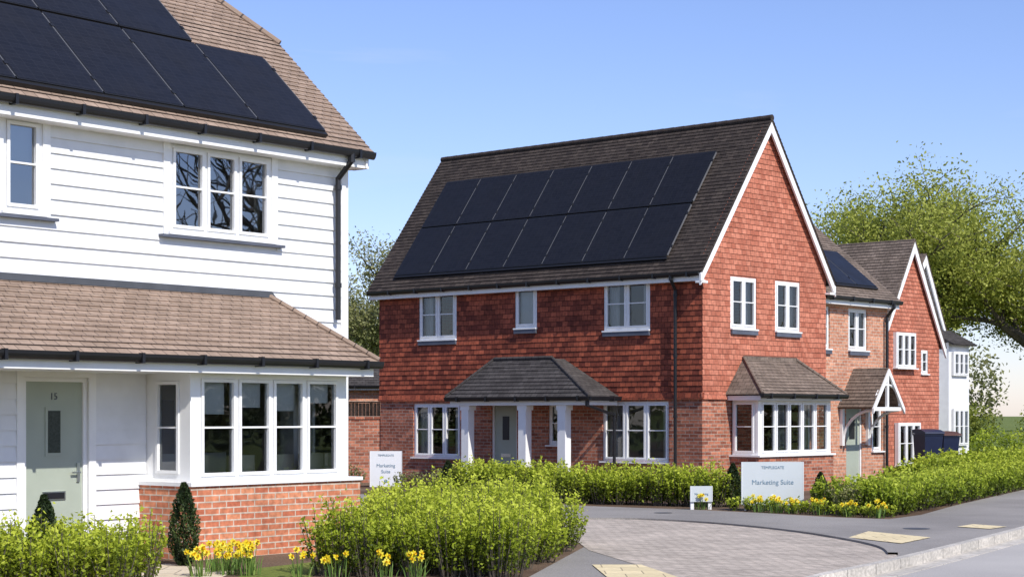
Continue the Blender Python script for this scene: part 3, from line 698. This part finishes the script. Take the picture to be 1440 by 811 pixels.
shrubs('hedge',scatter_poly([(-5.6,16.9),(-3.75,16.9),(-3.6,18.5),(-4.2,19.0),(-5.8,18.4)],.37),.60,.27,44,21,.048,'hedge',hv=.2,top=1.2)
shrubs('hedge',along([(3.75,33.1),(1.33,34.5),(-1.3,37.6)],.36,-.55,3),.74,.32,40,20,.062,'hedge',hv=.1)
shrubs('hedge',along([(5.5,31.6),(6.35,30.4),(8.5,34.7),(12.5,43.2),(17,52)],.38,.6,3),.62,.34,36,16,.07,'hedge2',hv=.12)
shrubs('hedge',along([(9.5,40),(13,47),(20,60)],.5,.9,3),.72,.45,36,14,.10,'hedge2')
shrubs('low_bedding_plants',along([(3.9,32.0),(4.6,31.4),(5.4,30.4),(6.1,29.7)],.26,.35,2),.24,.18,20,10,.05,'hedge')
shrubs('shrub',[(5.75,31.2),(5.9,30.8),(5.6,30.6)],.5,.3,40,16,.05,'dull')
shrubs('shrub',[(-2.4,41.0),(-1.8,40.2),(-3.7,42.2)],.5,.35,40,12,.06,'dull')
def conifer(x,y,h,r):
    n=int(5200*h); z=rng.uniform(0.03,1,n)**1.1; a=rng.uniform(0,2*np.pi,n); lump=1+.18*np.sin(a*5+z*14)
    prof=np.sin(np.clip(z*1.0,0,1)**.75*np.pi*.92+.18)**.8
    rr=r*np.clip(prof,0.02,1)*lump*np.sqrt(rng.uniform(.45,1,n))
    C=np.stack([x+np.cos(a)*rr,y+np.sin(a)*rr,z*h],1)
    d=np.stack([np.cos(a)*.35,np.sin(a)*.35,np.ones(n)],1)
    e=empty('conical_conifer',(x,y,0)); ob=leafmesh('foliage',C-np.array([x,y,0]),.04,rng.uniform(0,.6,n)+.4*(rr>r*.75),'conifer',up=0,parent=e,dirs=d)
    mb=MB(); mb.tube((x,y,0),(x,y,h*.9),.02,.008,n=6); mb.build('trunk',e,['bark'])
conifer(-3.68,20.35,.93,.165); conifer(-4.62,17.9,.90,.16)
conifer(4.05,33.2,.80,.16); conifer(5.55,32.6,.66,.15); conifer(-1.35,38.2,.72,.17)
def daffodils(name,pts,nf,h=.3,fs=.035):
    mb=MB(); 
    for (x,y) in pts:
        for k in range(nf*3):
            a=random.uniform(0,6.28);r=random.uniform(0,.13);bx=x+math.cos(a)*r;by=y+math.sin(a)*r
            l=h*random.uniform(.5,.9);dx=math.cos(a)*random.uniform(0,.1);dy=math.sin(a)*random.uniform(0,.1)
            w=V((-math.sin(a+1),math.cos(a+1),0))*.006
            b=V((bx,by,0));m_=V((bx+dx*.4,by+dy*.4,l*.6));t=V((bx+dx,by+dy,l))
            mb.poly([b-w,b+w,m_+w,m_-w],1);mb.poly([m_-w,m_+w,t],1)
        for k in range(nf):
            a=random.uniform(0,6.28);r=random.uniform(0,.17);c_=V((x+math.cos(a)*r,y+math.sin(a)*r,h*random.uniform(.7,1.15)))
            mb.tube((x+math.cos(a)*r*.6,y+math.sin(a)*r*.6,0),c_,.004,n=3,m=1)
            f=V((random.uniform(-.4,1),random.uniform(-1,-.2),random.uniform(-.2,.4))).normalized(); p=f.orthogonal().normalized(); q=f.cross(p)
            for j in range(6):
                t=j*math.pi/3; d=p*math.cos(t)+q*math.sin(t); s=p*math.cos(t+1.57)+q*math.sin(t+1.57)
                mb.poly([c_,c_+d*fs*.6+s*fs*.3,c_+d*fs,c_+d*fs*.6-s*fs*.3],0)
            mb.tube(c_,c_+f*fs*.7,fs*.22,fs*.34,n=7,m=2,cap=False)
    ob=mb.build(name,None,['yellow','stemg',plain('daffodil_trumpet',(.85,.58,.02))])
    at=ob.data.attributes.new('tint','FLOAT','FACE'); at.data.foreach_set('value',rng.uniform(.3,1,len(mb.f)).astype(np.float32))
daffodils('daffodils',[(-3.2,19.6),(-3.0,19.2),(-2.85,19.6),(-2.75,19.1),(-3.25,19.0),(-3.05,19.9)],11,.28,.042)
daffodils('daffodils',[(-1.8,18.5),(-1.3,18.3),(-.95,18.35),(-2.2,18.7)],5,.28,.042)
daffodils('daffodils',[(4.3,31.5),(4.8,31.1),(5.2,30.6),(5.6,30.1),(4.55,31.2),(3.4,32.4),(6.0,29.7)],9,.25,.045)

def tree(name,base,H,spread,tr,seed,depth,kids,nleaf,lsize,mat,trunk_frac=.28,lift=.35,bend=.25,leaf_sd=.22):
    R=random.Random(seed); mb=MB(); spots=[]; base=V(base); e=empty(name,base)
    def grow(p,d,l,r,dep):
        segs=3 if dep<depth else 2
        for s in range(segs):
            d2_=(d+V((R.uniform(-1,1),R.uniform(-1,1),R.uniform(-.6,.8)))*bend*(.5 if dep==0 else 1)).normalized()
            q=p+d2_*l/segs; r2=r*(.86 if dep<depth else .7)
            mb.tube(p,q,r,r2,n=7 if dep<2 else (5 if dep<3 else 3),cap=False)
            p,d,r=q,d2_,r2
            if dep>=depth-1: spots.append(tuple(p))
            if dep>0 and dep<depth and s<segs-1:
                dd=(d+V((R.uniform(-1,1),R.uniform(-1,1),R.uniform(-.4,.8)))*.9).normalized(); grow(p,dd,l*.6,r*.6,dep+1)
        if dep<depth:
            for k in range(kids):
                a=2*math.pi*(k+R.random()*.7)/kids; sp=R.uniform(.5,1.05)*spread
                dd=(d*.75+V((math.cos(a)*sp,math.sin(a)*sp,lift*R.uniform(-.2,1)))).normalized()
                grow(p,dd,l*R.uniform(.62,.82),r*.66,dep+1)
    grow(base,V((0,0,1)),H*trunk_frac,tr,0)
    zs=sorted(s[2] for s in spots); mx=zs[int(len(zs)*.985)]-base.z; sc=H/mx
    S0=np.array(spots)-np.array(base); S0*=sc
    off=S0.mean(0); 
    def shift(p):
        q=(p-base)*sc; f=min(1,max(0,q.z/(H*.5))); return base+V((q.x-off[0]*f,q.y-off[1]*f,q.z))
    for i,v in enumerate(mb.v): mb.v[i]=shift(v)
    mb.build('limbs',e,['bark'])
    if nleaf:
        f=np.clip(S0[:,2:3]/(H*.5),0,1); S=S0-np.array([[off[0],off[1],0]])*f
        idx=rng.integers(0,len(S),nleaf); C=S[idx]+rng.normal(0,leaf_sd,(nleaf,3))
        cl=rng.uniform(-.2,.2,len(S))[idx]
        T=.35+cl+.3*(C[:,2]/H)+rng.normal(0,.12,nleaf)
        leafmesh('leaves',C,lsize,T,mat,parent=e)
    return e
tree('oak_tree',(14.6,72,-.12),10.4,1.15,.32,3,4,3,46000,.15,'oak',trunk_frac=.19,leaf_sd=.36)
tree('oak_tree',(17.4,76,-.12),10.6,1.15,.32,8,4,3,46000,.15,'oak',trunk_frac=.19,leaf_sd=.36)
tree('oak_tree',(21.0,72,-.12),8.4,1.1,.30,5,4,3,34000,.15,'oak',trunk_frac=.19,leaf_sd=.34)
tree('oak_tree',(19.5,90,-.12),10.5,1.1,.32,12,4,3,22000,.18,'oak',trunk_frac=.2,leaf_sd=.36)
tree('broadleaf_tree',(-6.4,80,-.12),8.8,1.0,.28,4,4,3,24000,.15,'dull',trunk_frac=.2,leaf_sd=.34)
tree('broadleaf_tree',(-4.2,86,-.12),8.6,1.0,.28,9,4,3,16000,.15,'dull',trunk_frac=.2,leaf_sd=.34)
# trees across the road: seen mirrored in the panes
tree('bare_tree',(21.5,24.5,-.12),9.5,1.0,.3,21,4,3,0,.1,'dull',trunk_frac=.2)
tree('bare_tree',(27,30,-.12),10,1.0,.3,23,4,3,0,.1,'dull',trunk_frac=.2)
def belt(name,p0,p1,h,n,size,mat,yd=8):
    C=[];T=[]; ln=math.dist(p0,p1)
    k=int(ln/(h*.4)); m_=n//k
    for i in range(k):
        f=(i+random.random())/k
        cx=p0[0]+(p1[0]-p0[0])*f+random.uniform(-yd,yd)*.5; cy=p0[1]+(p1[1]-p0[1])*f+random.uniform(-yd,yd); hh=h*random.uniform(.7,1.1); rr=hh*random.uniform(.35,.6)
        d=rng.normal(size=(m_,3)); d/=np.linalg.norm(d,axis=1)[:,None]; q=d*(rng.uniform(.5,1,m_)**.5)[:,None]*(1+.25*np.sin(d[:,:1]*7+d[:,1:2]*5+d[:,2:]*6))
        c_=np.array([cx,cy,hh*.5])+q*np.array([rr,rr,hh*.5]); c_[:,2]=np.abs(c_[:,2]); C.append(c_); T.append(.3+.4*d[:,2]+random.uniform(-.15,.15)+rng.normal(0,.12,m_))
    leafmesh(name,np.concatenate(C),size,np.concatenate(T),mat)
belt('distant_trees',(-70,190),(110,190),9,50000,.5,'dull')
belt('distant_trees',(54,-10),(64,75),6,30000,.4,'dull',3)  # unseen belt, added so the panes mirror something darker than sky
belt('distant_trees',(-34,0),(-38,75),6,20000,.4,'dull',3)  # out of view, put in for the tiled house's front windows to reflect
belt('distant_shrubs',(14,92),(34,92),2.6,22000,.16,'oak',3)
belt('distant_shrubs',(14,66),(36,66),1.3,14000,.12,'hedge2',3)

# =============================================================== signs
def board(name,x,y,w,z0,z1,ang,lines,mat='sign',posts=True,mark=None):
    e=empty(name,(x,y,0)); n=V((math.sin(ang),-math.cos(ang),0)); u=V((math.cos(ang),math.sin(ang),0)); F=frame((x,y,0),u,n)
    mb=MB(); mb.box(F,-w/2,w/2,z0,z1,-.03,0); mb.box(F,-w/2-.01,-w/2+.0,z0,z1,-.035,.006,1); mb.box(F,w/2,w/2+.01,z0,z1,-.035,.006,1)
    if posts:
        for s in (-1,1): mb.box(F,s*w*.42-.03,s*w*.42+.03,-.05,z1-.02,-.09,-.032,1)
    mb.build('panel',e,[mat,'signw'])
    for b,z,s in lines: text(b,F(0,z,.004),n,s,'signtext',e,'lettering')
    if mark:
        mb=MB(); mb.tube(F(0,mark,.001),F(0,mark,.006),.04,n=20); mb.build('round_mark',e,['signtext' if mat=='signw' else 'signw'])
board('marketing_sign',4.6,32.0,1.10,.10,.86,.1,[('TEMPLEGATE',.76,.07),('Marketing Suite',.50,.12)],mark=.25)
board('marketing_sign',-2.95,42.4,.74,.0,.84,-.1,[('TEMPLEGATE',.74,.065),('Marketing',.50,.11),('Suite',.36,.11)],'signw',mark=.14)
board('parking_sign',3.38,32.35,.38,.14,.42,.1,[('No parking',.28,.055)])

# =============================================================== wheelie bins
def bin_(x,y,ang,lid,h=1.22,w=.29):
    e=empty('wheelie_bin',(x,y,0)); u=V((math.cos(ang),math.sin(ang),0)); n=V((u.y,-u.x,0)); F=frame((x,y,0),u,n)
    mb=MB(); k=.78; b=.06
    mb.box8([F(-w*k,b,-.3),F(w*k,b,-.3),F(w*k,b,.22),F(-w*k,b,.22),F(-w,h-.14,-.34),F(w,h-.14,-.34),F(w,h-.14,.33),F(-w,h-.14,.33)],0)
    mb.box(F,-w-.015,w+.015,h-.17,h-.13,-.355,.35,0)
    prof=[(-.36,h-.125),(.38,h-.125),(.37,h-.08),(.15,h-.02),(-.2,h),(-.36,h-.02)]
    Fp=frame((x,y,0),n,u); mb.prism(Fp,prof,-w-.02,w+.02,1)
    mb.tube(F(-w+.03,h-.06,-.42),F(w-.03,h-.06,-.42),.017,n=8,m=0)
    for s in (-1,1):
        mb.box(F,s*(w-.05)-.015,s*(w-.05)+.015,h-.1,h-.05,-.43,-.34,0)
        mb.tube(F(s*(w-.01),.1,-.3),F(s*(w+.045),.1,-.3),.1,n=16,m=2)
    mb.tube(F(-w,.1,-.3),F(w,.1,-.3),.012,n=6,m=2)
    mb.build('bin_body',e,['binblue',lid,'rubber'])
bin_(11.75,51.2,.3,'binblue',1.28); bin_(12.34,51.75,.45,'binlid',1.22)
# =============================================================== camera, light, world
cam=bpy.data.cameras.new('camera'); cam.lens=63.75; cam.sensor_width=36; cam.shift_y=.1226; cam.clip_end=3000; cam.clip_start=.1
co=bpy.data.objects.new('camera',cam); co.location=(0,0,1.7); co.rotation_euler=(math.pi/2,0,0); scn.collection.objects.link(co); scn.camera=co
el=math.radians(43); s=V((.57,-.82,0)).normalized(); S=V((s.x*math.cos(el),s.y*math.cos(el),math.sin(el)))
sun=bpy.data.lights.new('sun','SUN'); sun.energy=5.0; sun.angle=math.radians(.53); sun.color=(1,.955,.88)
so=bpy.data.objects.new('sun',sun); so.rotation_euler=S.to_track_quat('Z','Y').to_euler(); so.location=(20,-20,30); scn.collection.objects.link(so)
w=bpy.data.worlds.new('World'); scn.world=w; w.use_nodes=True; nt=w.node_tree
sk=nt.nodes.new('ShaderNodeTexSky'); sk.sky_type='NISHITA'; sk.sun_disc=False; sk.sun_elevation=el; sk.sun_rotation=math.atan2(s.x,s.y); sk.air_density=1.0; sk.dust_density=.25; sk.ozone_density=3.5
tint=nt.nodes.new('ShaderNodeMix'); tint.data_type='RGBA'; tint.blend_type='MULTIPLY'; tint.inputs[0].default_value=1; tint.inputs[7].default_value=(1.0,.95,1.17,1)
nt.links.new(sk.outputs[0],tint.inputs[6])
# thin high cirrus
tc=nt.nodes.new('ShaderNodeTexCoord'); mp=nt.nodes.new('ShaderNodeMapping'); mp.inputs['Scale'].default_value=(3,3,22); mp.inputs['Rotation'].default_value=(0,.12,0)
nz=nt.nodes.new('ShaderNodeTexNoise'); nz.inputs['Scale'].default_value=1.6; nz.inputs['Detail'].default_value=6; nz.inputs['Distortion'].default_value=.6
nt.links.new(tc.outputs['Generated'],mp.inputs[0]); nt.links.new(mp.outputs[0],nz.inputs['Vector'])
cr=nt.nodes.new('ShaderNodeValToRGB'); cr.color_ramp.elements[0].position=.6; cr.color_ramp.elements[0].color=(0,0,0,1); cr.color_ramp.elements[1].position=.8; cr.color_ramp.elements[1].color=(.16,.16,.16,1)
nt.links.new(nz.outputs[0],cr.inputs[0])
cm=nt.nodes.new('ShaderNodeMix'); cm.data_type='RGBA'; cm.inputs[7].default_value=(5.6,5.8,6.2,1)
nt.links.new(cr.outputs[0],cm.inputs[0]); nt.links.new(tint.outputs[2],cm.inputs[6])
nt.links.new(cm.outputs[2],nt.nodes['Background'].inputs[0]); nt.nodes['Background'].inputs[1].default_value=.145
scn.view_settings.view_transform='Standard'; scn.view_settings.look='None'; scn.view_settings.exposure=0
